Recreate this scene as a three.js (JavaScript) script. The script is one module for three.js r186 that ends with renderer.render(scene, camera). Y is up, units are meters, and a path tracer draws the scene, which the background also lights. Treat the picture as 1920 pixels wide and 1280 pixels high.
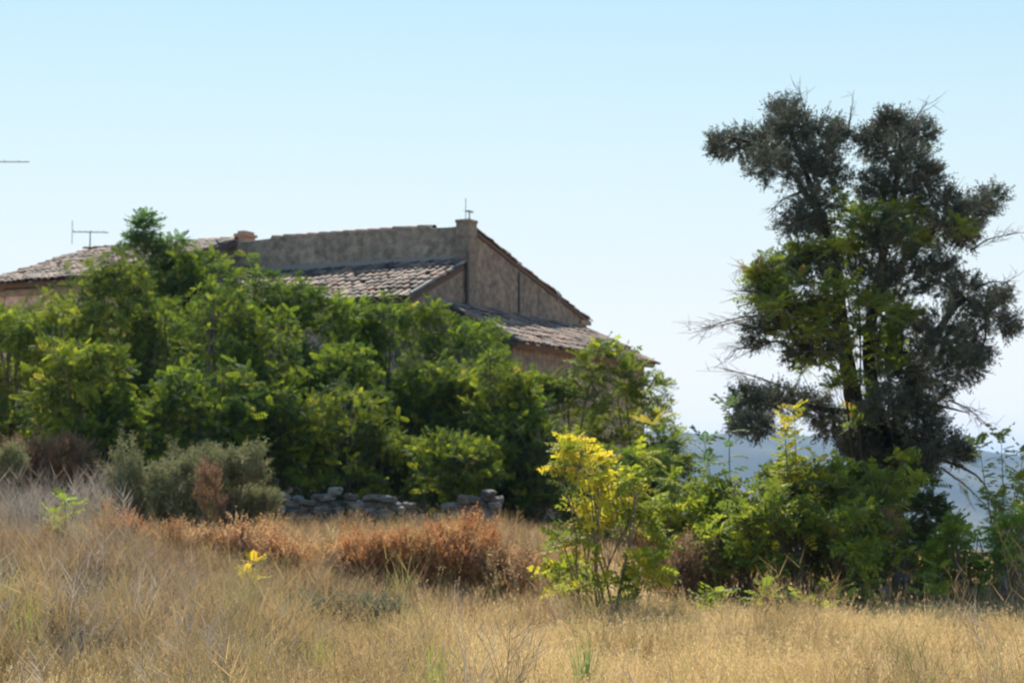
import * as THREE from 'three';
import { mergeGeometries } from 'three/addons/utils/BufferGeometryUtils.js';
import { ImprovedNoise } from 'three/addons/math/ImprovedNoise.js';

// ---------------------------------------------------------------- camera, sky, sun, exposure
const scene = new THREE.Scene();
const renderer = new THREE.WebGLRenderer({ antialias: true });
renderer.toneMapping = THREE.LinearToneMapping;
renderer.toneMappingExposure = 2.3;
renderer.shadowMap.enabled = true;

const FOCAL = 3400, EYE = 1.6;                              // focal length in pixels of a 1920 px wide frame
const PITCH = Math.atan(260 / FOCAL);
const camera = new THREE.PerspectiveCamera(2 * Math.atan(640 / FOCAL) * 180 / Math.PI, 1.5, 0.1, 20000);
camera.position.set(0, EYE, 0);
camera.rotation.x = PITCH;
camera.focus = 7; camera.userData.fStop = 6;                // slightly soft lens, focused in front of the field
scene.add(camera);

const SUN_AZ = THREE.MathUtils.degToRad(-10), SUN_EL = THREE.MathUtils.degToRad(44);
const sunDir = new THREE.Vector3(Math.sin(SUN_AZ) * Math.cos(SUN_EL), Math.sin(SUN_EL), -Math.cos(SUN_AZ) * Math.cos(SUN_EL));
{
  const W = 512, H = 512, data = new Float32Array(W * H * 4);
  const stops = [[-90, .20, .195, .18], [-.5, .33, .33, .32], [0, .56, .53, .50], [2.5, .47, .466, .45], [6, .385, .42, .425], [10, .31, .388, .412], [15, .215, .335, .405], [30, .10, .20, .33], [90, .045, .105, .22]];
  for (let j = 0; j < H; j++) {
    const el = ((j + .5) / H - .5) * 180;
    let k = 0; while (k < stops.length - 2 && el > stops[k + 1][0]) k++;
    const a = stops[k], b = stops[k + 1], f = Math.min(1, Math.max(0, (el - a[0]) / (b[0] - a[0])));
    for (let i = 0; i < W; i++) {
      const ph = ((i + .5) / W - .5) * 2 * Math.PI, e = el * Math.PI / 180;
      const dot = Math.cos(ph) * Math.cos(e) * sunDir.x + Math.sin(e) * sunDir.y + Math.sin(ph) * Math.cos(e) * sunDir.z;
      const glow = el > 0 ? .10 * Math.pow(Math.max(0, dot), 6) : 0;       // pale air round the sun
      const o = (j * W + i) * 4;
      for (let c = 0; c < 3; c++) data[o + c] = a[c + 1] + (b[c + 1] - a[c + 1]) * f + glow * [1, .95, .85][c];
      data[o + 3] = 1;
    }
  }
  const sky = new THREE.DataTexture(data, W, H, THREE.RGBAFormat, THREE.FloatType);
  sky.mapping = THREE.EquirectangularReflectionMapping; sky.magFilter = THREE.LinearFilter; sky.minFilter = THREE.LinearFilter; sky.needsUpdate = true;
  scene.background = sky; scene.environment = sky;
}
const sun = new THREE.DirectionalLight(new THREE.Color().setRGB(1, .93, .80), 5);
sun.position.copy(sunDir).multiplyScalar(120).add(new THREE.Vector3(0, 0, -35));
sun.target.position.set(0, 0, -35);
sun.castShadow = true; sun.shadow.mapSize.set(4096, 4096);
Object.assign(sun.shadow.camera, { left: -40, right: 40, top: 40, bottom: -40, near: 1, far: 260 });
scene.add(sun, sun.target);
scene.fog = new THREE.FogExp2(new THREE.Color().setRGB(.16, .48, 1.0), 0.000125);

// ---------------------------------------------------------------- helpers
let seed = 12345;
const rnd = () => { seed = (seed + 0x6D2B79F5) | 0; let t = Math.imul(seed ^ (seed >>> 15), 1 | seed); t = (t + Math.imul(t ^ (t >>> 7), 61 | t)) ^ t; return ((t ^ (t >>> 14)) >>> 0) / 4294967296; };
const rr = (a, b) => a + (b - a) * rnd();
const gauss = () => { let s = 0; for (let i = 0; i < 6; i++) s += rnd(); return (s - 3) / .707; };
const pick = (a) => a[Math.floor(rnd() * a.length) % a.length];
const V = (x, y, z) => new THREE.Vector3(x, y, z);
const smooth = (a, b, x) => { const t = Math.min(1, Math.max(0, (x - a) / (b - a))); return t * t * (3 - 2 * t); };
const noise3 = new ImprovedNoise();
const fbm = (x, y, z, o = 4) => { let s = 0, a = .5, f = 1; for (let i = 0; i < o; i++) { s += a * noise3.noise(x * f, y * f, z * f); a *= .5; f *= 2.03; } return s; };
const cp = Math.cos(PITCH), sp = Math.sin(PITCH);
function at(px, py, d) {                                     // survey point: where the sight line of a pixel is d metres out
  const x = (px - 960) / FOCAL, y = -(py - 640) / FOCAL, fy = y * cp + sp, fz = -(cp - y * sp), k = d / -fz;
  return V(x * k, EYE + fy * k, -d);
}
function groundY(x, z) {
  const d = -z;
  let y = .46 * smooth(19.5, 33, d) * (1 - smooth(-.5, 4.5, x));
  y += .16 * Math.exp(-(((x + 6.2) / 2.6) ** 2) - (((d - 25.5) / 3.2) ** 2));
  y += .05 * noise3.noise(x * .35, 3.1, z * .35) + .025 * noise3.noise(x * 1.3, 8.2, z * 1.3);
  y -= .48 * (1 - smooth(23.6, 26, d)) * smooth(-7, -2, x - .5 * (d - 20));
  y -= smooth(62, 420, d) * 84;
  y -= smooth(34, 62, d) * 1.6 * smooth(3, 8, x);
  return y;
}
const used = new Map();
function numbered(name) { const n = used.get(name) || 0; used.set(name, n + 1); return n ? name + '_' + String(n).padStart(3, '0') : name; }
function tag(o, label, category, group, kind) { if (label) o.userData.label = label; if (category) o.userData.category = category; if (group) o.userData.group = group; if (kind) o.userData.kind = kind; return o; }
function thing(name, label, category, pos, group) {
  const g = new THREE.Group(); g.name = numbered(name); if (pos) g.position.copy(pos); tag(g, label, category, group); scene.add(g); return g;
}
function part(name, geometry, material, parent, kind) {
  const m = new THREE.Mesh(geometry, material); m.name = parent === scene ? numbered(name) : name; m.castShadow = m.receiveShadow = true;
  if (kind) m.userData.kind = kind; parent.add(m); return m;
}
function geo(pos, idx, col, uv) {
  const g = new THREE.BufferGeometry(); g.setAttribute('position', new THREE.Float32BufferAttribute(pos, 3));
  if (col) g.setAttribute('color', new THREE.Float32BufferAttribute(col, 3));
  if (uv) g.setAttribute('uv', new THREE.Float32BufferAttribute(uv, 2));
  g.setIndex(idx); g.computeVertexNormals(); return g;
}
// tapered limb along points
function limbInto(P, I, pts, r0, r1, sides = 5, wob = 0) {
  const curve = pts.length > 2 ? new THREE.CatmullRomCurve3(pts) : new THREE.LineCurve3(pts[0], pts[1]);
  const n = pts.length > 2 ? (pts.length - 1) * 3 : 2, b0 = P.length / 3;
  for (let i = 0; i <= n; i++) {
    const t = i / n, c = curve.getPoint(t), tan = curve.getTangent(t);
    const a = Math.abs(tan.y) > .9 ? V(1, 0, 0) : V(0, 1, 0), u = new THREE.Vector3().crossVectors(a, tan).normalize(), v = new THREE.Vector3().crossVectors(tan, u);
    const r = (r0 + (r1 - r0) * Math.pow(t, .8));
    for (let k = 0; k < sides; k++) {
      const q = k / sides * 2 * Math.PI, w = r * (1 + wob * noise3.noise(c.x * 4 + k * 1.7, c.y * 3, c.z * 4));
      P.push(c.x + (u.x * Math.cos(q) + v.x * Math.sin(q)) * w, c.y + (u.y * Math.cos(q) + v.y * Math.sin(q)) * w, c.z + (u.z * Math.cos(q) + v.z * Math.sin(q)) * w);
    }
  }
  for (let i = 0; i < n; i++) for (let k = 0; k < sides; k++) { const a = b0 + i * sides + k, b = b0 + i * sides + (k + 1) % sides; I.push(a, b, a + sides, b, b + sides, a + sides); }
}
function limbs(list) { const P = [], I = []; for (const [pts, r0, r1, s, w] of list) limbInto(P, I, pts, r0, r1, s, w); return geo(P, I); }
// instanced copies: list of { p, dir, roll, s, c }
const _m = new THREE.Matrix4(), _x = V(), _y = V(), _z = V(), _c = new THREE.Color();
function copies(name, geometry, material, list, parent, kind = 'stuff') {
  const m = new THREE.InstancedMesh(geometry, material, list.length); m.name = parent === scene ? numbered(name) : name; m.castShadow = m.receiveShadow = true;
  list.forEach((e, i) => {
    _x.copy(e.dir).normalize(); _y.set(e.ux || 0, 1, e.uz || 0); if (Math.abs(_x.dot(_y)) > .97) _y.set(1, .2, .3);
    _z.crossVectors(_x, _y).normalize(); _y.crossVectors(_z, _x);
    _m.makeBasis(_x, _y, _z); if (e.roll) _m.multiply(new THREE.Matrix4().makeRotationX(e.roll));
    _m.scale(V(e.s, e.s * (e.sy || 1), e.s * (e.sy || 1))); _m.setPosition(e.p); m.setMatrixAt(i, _m);
    _c.setRGB(...e.c); m.setColorAt(i, _c);
  });
  if (kind) m.userData.kind = kind; parent.add(m); return m;
}
const vary = (c, a = .18) => { const k = 1 + rr(-a, a); return [c[0] * k * (1 + rr(-.08, .08)), c[1] * k, c[2] * k * (1 + rr(-.15, .15))]; };

// ---------------------------------------------------------------- textures and materials
function noiseTex(size, fn, srgb = true) {
  const d = new Uint8Array(size * size * 4);
  for (let j = 0; j < size; j++) for (let i = 0; i < size; i++) { const c = fn(i / size, j / size, i, j), o = (j * size + i) * 4; for (let k = 0; k < 3; k++) d[o + k] = Math.max(0, Math.min(255, c[k])); d[o + 3] = 255; }
  const t = new THREE.DataTexture(d, size, size); t.wrapS = t.wrapT = THREE.MirroredRepeatWrapping; t.magFilter = THREE.LinearFilter; t.minFilter = THREE.LinearMipmapLinearFilter; t.generateMipmaps = true; if (srgb) t.colorSpace = THREE.SRGBColorSpace; t.needsUpdate = true; return t;
}
const M = {};
// old lime plaster over rubble: patches fallen off, stains, exposed stones
function wallMaps(base, bare, stone, sd, plasterShare) {
  const h = new Float32Array(512 * 512);
  const map = noiseTex(512, (u, v, i, j) => {
    const x = u * 8, y = v * 8;                               // the tile is 8 m
    const big = fbm(x * .5 + sd, y * .5, sd, 4), fine = fbm(x * 5, y * 5, sd + 3, 4), grit = rnd();
    const st = Math.abs(fbm(x * 3.4 + sd, y * 4.6, sd + 9, 2)), drip = fbm(x * 3.2, y * .35, sd + 17, 3);
    const bald = smooth(plasterShare, plasterShare + .07, big + .25 * fine);
    const k = 1 + .5 * fine + .2 * (grit - .5) + .22 * drip + .2 * big;
    const joint = smooth(.015, .09, st);
    const c = [0, 1, 2].map((q) => (base[q] * (1 - bald) + bald * (bare[q] * (1 - joint) + stone[q] * joint)) * k);
    h[j * 512 + i] = 150 + 40 * fine + 14 * (grit - .5) - 60 * bald * (1 - .7 * joint);
    return c;
  });
  const bump = noiseTex(512, (u, v, i, j) => [h[j * 512 + i], h[j * 512 + i], h[j * 512 + i]], false);
  for (const t of [map, bump]) t.repeat.set(1 / 8, 1 / 8);
  return new THREE.MeshStandardMaterial({ map, bumpMap: bump, bumpScale: .05, roughness: .95 });
}
M.wall = wallMaps([138, 125, 111], [106, 93, 81], [127, 115, 102], 2.3, .02);
M.gable = wallMaps([128, 114, 101], [102, 90, 79], [119, 106, 94], 7.7, .06);
M.pink = wallMaps([180, 158, 146], [150, 128, 116], [165, 146, 132], 12.1, .22);
M.stone = new THREE.MeshStandardMaterial({ color: 0x8d857b, roughness: .95 });
M.mortar = new THREE.MeshStandardMaterial({ color: 0x85827d, roughness: .9 });
M.timber = new THREE.MeshStandardMaterial({ color: 0x4b3d33, roughness: .85 });
M.brick = new THREE.MeshStandardMaterial({ color: 0xa5856e, roughness: .9 });
M.pipe = new THREE.MeshStandardMaterial({ color: 0x55504b, roughness: .7 });
M.metal = new THREE.MeshStandardMaterial({ color: 0x6f767c, roughness: .75, metalness: .1 });
M.deck = new THREE.MeshStandardMaterial({ color: 0x5c4a40, roughness: .95 });
const tileTones = [0x94796b, 0x83695d, 0xa58876, 0x7a6b63, 0xa17b65, 0xb09683, 0x6a5c54, 0x5b504a, 0x8c7f74];
const grain = noiseTex(128, (u, v) => { const f = fbm(u * 9, v * 9, 4.4, 4), l = smooth(.12, .22, fbm(u * 14, v * 14, 9.1, 3)); const k = 215 + 70 * f; return [k - 40 * l, k - 30 * l, k - 28 * l]; });
M.tiles = tileTones.map((c) => new THREE.MeshStandardMaterial({ color: c, map: grain, roughness: .9 }));
M.tileMerged = new THREE.MeshStandardMaterial({ vertexColors: true, map: grain, roughness: .9 });
const leafMat = (through, tint) => new THREE.MeshPhysicalMaterial({ color: new THREE.Color().setScalar(tint), roughness: .9, transmission: through, thickness: 0, ior: 1.4, specularIntensity: .5, side: THREE.DoubleSide });
M.leaf = leafMat(.5, 1.05); M.leafThick = leafMat(.25, .85); M.straw = leafMat(.4, 1);
M.bark = (() => { const t = noiseTex(256, (u, v) => { const k = 1 + .9 * fbm(u * 22, v * 5, 1.2, 4); return [92 * k, 80 * k, 69 * k]; }); return new THREE.MeshStandardMaterial({ color: 0x6e6258, roughness: .95 }); })();
M.darkBark = new THREE.MeshStandardMaterial({ color: 0x352d27, roughness: .95 });
M.greyTwig = new THREE.MeshStandardMaterial({ color: 0x7d736b, roughness: .95 });
M.rustStem = new THREE.MeshStandardMaterial({ color: 0x7a5438, roughness: .95 });

// ---------------------------------------------------------------- ground and hills
{
  const xs = [], zs = [];
  for (let i = -60; i <= 60; i++) { const t = i / 60; xs.push(Math.sign(t) * (Math.abs(t) * 14 + 5200 * Math.pow(Math.abs(t), 7))); }
  for (let j = 0; j <= 110; j++) { const t = j / 110; zs.push(8 - t * 62 - 6000 * Math.pow(t, 8)); }
  const P = [], U = [], I = [];
  for (const z of zs) for (const x of xs) { P.push(x, groundY(x, z), z); U.push(x / 6, z / 6); }
  for (let j = 0; j < zs.length - 1; j++) for (let i = 0; i < xs.length - 1; i++) { const a = j * xs.length + i, b = a + xs.length; I.push(a, a + 1, b, a + 1, b + 1, b); }
  for (let k = 0; k < I.length; k += 3) { const t = I[k + 1]; I[k + 1] = I[k + 2]; I[k + 2] = t; }
  const map = noiseTex(512, (u, v) => { const f = fbm(u * 18, v * 18, 2, 5), g = fbm(u * 60, v * 25, 5, 3); const k = 1 + .5 * f + .5 * g; return [148 * k, 122 * k, 84 * k]; });
  const bump = noiseTex(512, (u, v) => { const k = 128 + 200 * fbm(u * 50, v * 50, 7, 4); return [k, k, k]; }, false);
  const g = part('ground', geo(P, I, null, U), new THREE.MeshStandardMaterial({ map, bumpMap: bump, bumpScale: .05, roughness: 1 }), scene, 'structure');
  g.geometry.computeVertexNormals();
}
{
  // a long wooded ridge across the valley, two and a half kilometres away
  const nx = 220, nz = 26, P = [], C = [], I = [];
  for (let j = 0; j <= nz; j++) for (let i = 0; i <= nx; i++) {
    const x = -3200 + 6400 * i / nx, v = j / nz, z = -1500 - 1700 * v;
    const crest = 66 - 34 * smooth(330, 640, x) + 30 * smooth(-200, -900, x) + 16 * fbm(x * .004, 2, 1, 3) - 20 * smooth(800, 1500, x);
    const slope = v < .6 ? smooth(0, 1, v / .6) : 1 - .5 * smooth(.6, 1, v);
    const y = -75 + (75 + crest) * slope + 26 * fbm(x * .006, z * .006, 4, 5) * (1 - Math.abs(v - .6) * .6) + 2.5 * fbm(x * .06, z * .06, 1.5, 2);
    P.push(x, y, z);
    const k = fbm(x * .012, z * .012, 8, 4), s = smooth(.0, .16, k), b = 1 + .5 * fbm(x * .09, z * .09, 3, 2);
    C.push((.022 + .035 * s) * b, (.03 + .03 * s) * b, (.02 + .018 * s) * b);
  }
  for (let j = 0; j < nz; j++) for (let i = 0; i < nx; i++) { const a = j * (nx + 1) + i, b = a + nx + 1; I.push(a, a + 1, b, a + 1, b + 1, b); }
  part('hills', geo(P, I, C), new THREE.MeshStandardMaterial({ vertexColors: true, roughness: 1 }), scene, 'structure');
}

// ---------------------------------------------------------------- the farmhouse
const HOUSE_G = .4, corner = at(880, 900, 48);
const house = thing('farmhouse', 'old rendered farmhouse with tiled roofs standing behind the green trees', 'house', V(corner.x, HOUSE_G, corner.z));
house.rotation.y = THREE.MathUtils.degToRad(64);            // own x runs along the gable end away from us, own -z along the long wall
function box(x0, x1, y0, y1, z0, z1) {
  const g = new THREE.BoxGeometry(x1 - x0, y1 - y0, z1 - z0), p = g.attributes.position, n = g.attributes.normal, uv = g.attributes.uv;
  g.translate((x0 + x1) / 2, (y0 + y1) / 2, (z0 + z1) / 2);
  for (let i = 0; i < p.count; i++) Math.abs(n.getX(i)) > .5 ? uv.setXY(i, p.getZ(i), p.getY(i)) : Math.abs(n.getY(i)) > .5 ? uv.setXY(i, p.getX(i), p.getZ(i)) : uv.setXY(i, p.getX(i), p.getY(i));
  return g;
}
// flat outline (a, y) with openings, thickness th; lies in the x-y plane, or in the z-y plane when turned
function slabWall(outline, holes, th, turned) {
  const s = new THREE.Shape(outline.map(([a, y]) => new THREE.Vector2(a, y)));
  for (const h of holes || []) s.holes.push(new THREE.Path(h.map(([a, y]) => new THREE.Vector2(a, y))));
  const g = new THREE.ExtrudeGeometry(s, { depth: th, bevelEnabled: true, bevelSize: .015, bevelThickness: .015, bevelSegments: 1 });
  if (turned) g.rotateY(-Math.PI / 2);
  return g;
}
const LW = .5;                                               // wall thickness
// uneven wall head: a ragged line between two heights
const ragged = (a0, a1, y0, y1, n, amp) => Array.from({ length: n + 1 }, (_, i) => { const t = i / n; return [a0 + (a1 - a0) * t, y0 + (y1 - y0) * t + (i && i < n ? rr(-amp, amp) : 0)]; });
const Y = (worldY) => worldY - HOUSE_G;
// the tall long wall: outline in (z, y), z = -s
{
  const outline = [[-7.6, -1], ...ragged(-7.6, -6.35, Y(8.36), Y(8.38), 4, .02), ...ragged(-6.3, -1.25, Y(8.42), Y(8.42), 10, .012), ...ragged(-1.15, -.02, Y(8.36), Y(8.36), 4, .02), [-.02, -1]];
  const g = slabWall(outline, [[[-7.22, Y(7.42)], [-6.86, Y(7.42)], [-6.86, Y(7.66)], [-7.22, Y(7.66)]]], LW, true);
  g.translate(LW, 0, 0);
  const w = part('wall', g, M.wall, house);
  const hole = box(.30, .33, Y(7.42), Y(7.66), -7.22, -6.86);
  part('window_shutter', hole, M.timber, w);
}
// gable end: in (x, y)
{
  const outline = [[.0, -1], [7.7, -1], [7.7, Y(6.38)], ...ragged(7.7, 5.5, Y(6.46), Y(7.02), 5, .02), ...ragged(5.44, .02, Y(6.97), Y(8.28), 12, .018)];
  const g = slabWall(outline, null, LW, false); g.translate(0, 0, -LW);
  part('wall', g, M.gable, house).userData.label = 'half gable wall of brown render sloping down to the right';
  const l = [[-3.05, -1], [-.02, -1], [-.02, Y(7.42)], ...ragged(-.1, -3.05, Y(7.36), Y(6.14), 8, .015)];
  const g2 = slabWall(l, null, LW, false); g2.translate(0, 0, -LW - .02);
  part('wall', g2, M.gable, house).userData.label = 'end wall under the lower tiled roof';
}
// corner pier with its cap
{
  const pier = part('corner_pier', box(-.22, .24, -1, Y(8.44), -.30, .09), M.gable, house);
  part('pier_cap', box(-.24, .26, Y(8.443), Y(8.52), -.32, .11), M.wall, pier);
  part('drainpipe', new THREE.CylinderGeometry(.05, .05, 2.2, 8).translate(-.30, Y(6.5), .10), M.pipe, house);
  part('drainpipe', new THREE.CylinderGeometry(.03, .03, 1.15, 8).translate(2.95, Y(6.84), .045), M.pipe, house);
  // loose stones where the roof steps up at the far end of the gable
  part('wall', box(5.5, 5.82, Y(6.82), Y(7.06), -.42, .05), M.gable, house);
  part('wall', box(7.2, 7.95, Y(6.30), Y(6.42), -.55, .07), M.wall, house).userData.label = 'corner stone at the low end of the gable';
}
// hidden sides, so that the rooms are closed
part('wall', box(7.2, 7.68, -1, Y(6.3), -7.6, -LW - .02), M.wall, house);
part('wall', box(.52, 7.18, -1, Y(6.25), -7.58, -7.2), M.wall, house);
part('wall', box(-3.06, -2.66, -1, Y(6.12), -7.58, -.56), M.pink, house);
// ---- roofs. a slab in own axes given by ridge edge and eave edge; tiles ride on it
const tileGeo = (() => {
  const P = [], I = [], U = [], n = 5, L = .46, r0 = .088, r1 = .106;   // x along the tile (downhill), y up
  for (const [x, r, inner] of [[0, r0, 0], [L, r1, 0], [L, r1 - .016, 1], [0, r0 - .016, 1]]) for (let k = 0; k <= n; k++) { const a = Math.PI * k / n; P.push(x, r * Math.sin(a) * .82, r * Math.cos(a)); U.push(x * 2, k / n * .6 + inner * .3); }
  for (let s = 0; s < 3; s++) for (let k = 0; k < n; k++) { const a = s * (n + 1) + k, b = a + n + 1; I.push(a, b, a + 1, a + 1, b, b + 1); }
  return geo(P, I, null, U);
})();
function tiledRoof(name, label, corners, { pieces = () => false, gap = .215, step = .37, jitter = .022, missing = .03, thick = .14 }) {
  // corners: ridge start, ridge end, eave start, eave end (own axes of the house)
  const [r0, r1, e0, e1] = corners, down0 = e0.clone().sub(r0), along = r1.clone().sub(r0), L = along.length(), S = down0.length();
  const ax = along.clone().normalize(), dn = down0.clone().normalize(), up = new THREE.Vector3().crossVectors(ax, dn); if (up.y < 0) up.negate();
  const P = [], I = [], U = [];
  for (const off of [0, -thick]) for (const c of [r0, r1, e1, e0]) { P.push(c.x + up.x * off, c.y + up.y * off, c.z + up.z * off); U.push(c.x, c.z); }
  const q = (a, b, c, d) => I.push(a, b, c, a, c, d);
  q(0, 1, 2, 3); q(7, 6, 5, 4); q(0, 4, 5, 1); q(1, 5, 6, 2); q(2, 6, 7, 3); q(3, 7, 4, 0);
  const slab = geo(P, I, null, U).toNonIndexed(); slab.computeVertexNormals();
  const roof = part(name, slab, M.deck, house); if (label) roof.userData.label = label;
  const cols = Math.floor(L / gap), rows = Math.ceil(S / step), merged = [];
  for (let i = 0; i <= cols; i++) for (let j = rows - 1; j >= 0; j--) {
    if (rnd() < missing) { rnd(); continue; }
    const a = (i + .5 - (cols + 1) / 2) * gap + L / 2 + rr(-jitter, jitter), s = S + .05 - (j + 1) * step + rr(-.02, .02);
    if (s < -.1) continue;
    const p = r0.clone().addScaledVector(ax, a).addScaledVector(dn, s).addScaledVector(up, .018 + rr(0, .02) + .05 * noise3.noise(a * .9, s * .9, L));
    const yaw = rr(-.09, .09), d2 = dn.clone().addScaledVector(ax, yaw).addScaledVector(up, .035).normalize(), z2 = new THREE.Vector3().crossVectors(d2, up).normalize(), u2 = new THREE.Vector3().crossVectors(z2, d2);
    const mtx = new THREE.Matrix4().makeBasis(d2, u2, z2).setPosition(p), tone = Math.floor(rnd() * M.tiles.length);
    if (pieces(a, s, S)) { const m = part('roof_tile', tileGeo, M.tiles[tone], roof); m.applyMatrix4(mtx); }
    else { const g = tileGeo.clone().applyMatrix4(mtx), c = new THREE.Color(tileTones[tone]), n = g.attributes.position.count, col = new Float32Array(n * 3); for (let k = 0; k < n; k++) c.toArray(col, k * 3); g.setAttribute('color', new THREE.BufferAttribute(col, 3)); merged.push(g); }
  }
  if (merged.length) part('roof_tiles', mergeGeometries(merged), M.tileMerged, roof, 'stuff');
  return { roof, up, ax, dn };
}
// lower roof against the long wall, its verge towards us
const leanTo = tiledRoof('lean_to_roof', 'sunlit lower tiled roof against the tall wall', [V(-.02, Y(7.42), .03), V(-.02, Y(7.42), -7.56), V(-3.35, Y(6.14), .03), V(-3.35, Y(6.14), -7.56)], { pieces: (a, s) => a < 5.0, missing: .02 });
// pale mortar fillets along the top and the verge
part('mortar_fillet', box(-.10, .0, Y(7.43), Y(7.58), -7.5, -.02), M.mortar, leanTo.roof);
{
  const P = [V(-.24, Y(7.42), .035), V(-3.3, Y(6.245), .035)], g = limbs([[[P[0], P[1]], .045, .04, 6, 0]]);
  part('verge_mortar', g, M.mortar, leanTo.roof);
}
// lower roof in front of the gable end
tiledRoof('annex_roof', 'dark sagging tiled roof under the gable', [V(-2.1, Y(6.2), .02), V(7.2, Y(6.2), .02), V(-2.1, Y(5.02), 2.45), V(7.2, Y(5.02), 2.45)], { pieces: () => false, jitter: .02, missing: .05 });
part('wall', box(-1.9, 6.95, -1, Y(4.95), 1.8, 2.2), M.gable, house).userData.label = 'front wall of the low annex';
{
  const end = [[.03, -1], [1.78, -1], [1.78, Y(5.2)], [.03, Y(6.0)]];
  for (const x of [6.93, -1.52]) { const g = slabWall(end.map(([a, y]) => [a, y]), null, .36, true); g.translate(x, 0, 0); part('wall', g, M.gable, house); }
}
// main roof behind, falling away from us; only its verge shows
tiledRoof('main_roof', null, [V(.3, Y(8.25), .06), V(.3, Y(8.25), -7.6), V(7.95, Y(6.42), .06), V(7.95, Y(6.42), -7.6)], { missing: 0, thick: .10 });
// the wing to the left: ridge in line with the long wall
tiledRoof('wing_roof', 'weathered tiled roof of the left wing', [V(0, Y(8.40), -7.45), V(0, Y(8.40), -12.8), V(-4.6, Y(6.93), -7.45), V(-4.6, Y(6.93), -12.8)], { pieces: () => false, missing: .02 });
tiledRoof('wing_back_roof', null, [V(0.02, Y(8.40), -7.62), V(0.02, Y(8.40), -12.8), V(4.6, Y(6.93), -7.62), V(4.6, Y(6.93), -12.8)], { missing: 0 });
{
  const out = [[-4.3, -1], [4.2, -1], [4.2, Y(6.85)], [.2, Y(8.18)], [-.2, Y(8.18)], [-4.3, Y(6.85)]];
  let g = slabWall(out, null, .4, false); g.translate(0, 0, -8.03); part('wall', g, M.wall, house);
  g = slabWall(out, null, .4, false); g.translate(0, 0, -12.55); part('wall', g, M.pink, house);
  part('wall', box(-4.32, -3.95, -1, Y(6.80), -12.1, -8.06), M.pink, house).userData.label = 'pinkish front wall of the left wing';
  part('wall', box(3.9, 4.2, -1, Y(6.80), -12.1, -8.06), M.wall, house);
  part('cornice', box(-4.42, -4.33, Y(6.62), Y(6.74), -12.6, -7.7), M.wall, house);
}
// ridge tiles along the head of the long wall and of the wing
{
  const ridge = (x, y, z0, z1, n) => { for (let k = 0; k < n; k++) { const m = part('ridge_tile', tileGeo, pick(M.tiles), house); m.position.set(x, y + rr(-.006, .006), z0 + (z1 - z0) * k / n); m.rotation.set(0, Math.PI / 2, .03); m.scale.set(1.02, 1, 1.5); } };
  ridge(.25, Y(8.435), -1.2, -6.3, 13);
  ridge(.0, Y(8.44), -7.5, -12.8, 14);
}
// chimney beside the ridge
{
  const c = part('chimney', box(.45, 1.05, Y(7.9), Y(8.60), -8.05, -7.56), M.brick, house);
  part('chimney_cap', box(.42, 1.08, Y(8.603), Y(8.68), -7.88, -7.50), M.brick, c);
  part('chimney_cap', box(.5, 1.0, Y(8.683), Y(8.76), -7.80, -7.56), M.brick, c);
}

// television antennas: mast, boom, cross rods
function antenna(foot, mastH, boomLen, n, rodLen, yaw, label) {
  const a = thing('tv_antenna', label, 'antenna', foot, 'television antennas on the roofs'); a.rotation.y = yaw;
  part('mast', new THREE.CylinderGeometry(.018, .022, mastH, 6).translate(0, mastH / 2, 0), M.metal, a);
  part('boom', new THREE.CylinderGeometry(.016, .016, boomLen, 6).rotateZ(Math.PI / 2).translate(0, mastH - .04, 0), M.metal, a);
  for (let i = 0; i < n; i++) part('rod', new THREE.CylinderGeometry(.008, .008, rodLen * (1 - .35 * i / n), 5).rotateX(Math.PI / 2).translate(-boomLen / 2 + boomLen * (i + .3) / n, mastH - .02, 0), M.metal, a);
  part('reflector', new THREE.CylinderGeometry(.01, .01, .7, 5).translate(-boomLen / 2, mastH - .05, 0), M.metal, a);
  return a;
}
{
  let p = at(168, 462, 53.6); antenna(p.clone().setY(p.y - .05), .52, 1.05, 6, .55, .15, 'thin antenna on the left wing ridge beside the leafy tree top');
  p = at(880, 418, 48); antenna(p.clone().setY(p.y - .02), .36, .3, 3, .2, .9, 'small antenna on top of the corner pier');
  p = at(-70, 470, 52); antenna(p.clone().setY(6.2), at(-70, 303, 52).y - 6.2 + .04, 3.7, 9, .5, .02, 'antenna whose boom tip enters at the left edge of the photo');
}
// tumbledown shed under the left trees
{
  const p = at(40, 690, 45), s = thing('shed', 'low tiled shed half hidden by the leftmost trees', 'shed', V(p.x, .8, p.z)); s.rotation.y = .25;
  part('wall', box(-1.6, 1.6, -.4, 3.05, -1.4, 1.2), M.pink, s);
  const g = new THREE.BoxGeometry(3.7, .1, 3.1); g.rotateX(.3); g.translate(0, 3.45, .1); const rf = part('roof', g, M.deck, s);
  const list = []; for (let i = 0; i < 17; i++) for (let j = 0; j < 8; j++) { const t = tileGeo.clone(), z = -1.35 + j * .37; t.applyMatrix4(new THREE.Matrix4().makeBasis(V(0, -Math.sin(.3), Math.cos(.3)), V(0, Math.cos(.3), Math.sin(.3)), V(-1, 0, 0)).setPosition(-1.75 + i * .217 + rr(-.01, .01), 3.51 - Math.tan(.3) * (z - .1), z)); const c = new THREE.Color(pick(tileTones)), n = t.attributes.position.count, col = new Float32Array(n * 3); for (let k = 0; k < n; k++) c.toArray(col, k * 3); t.setAttribute('color', new THREE.BufferAttribute(col, 3)); list.push(t); }
  part('roof_tiles', mergeGeometries(list), M.tileMerged, rf, 'stuff');
}

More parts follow.
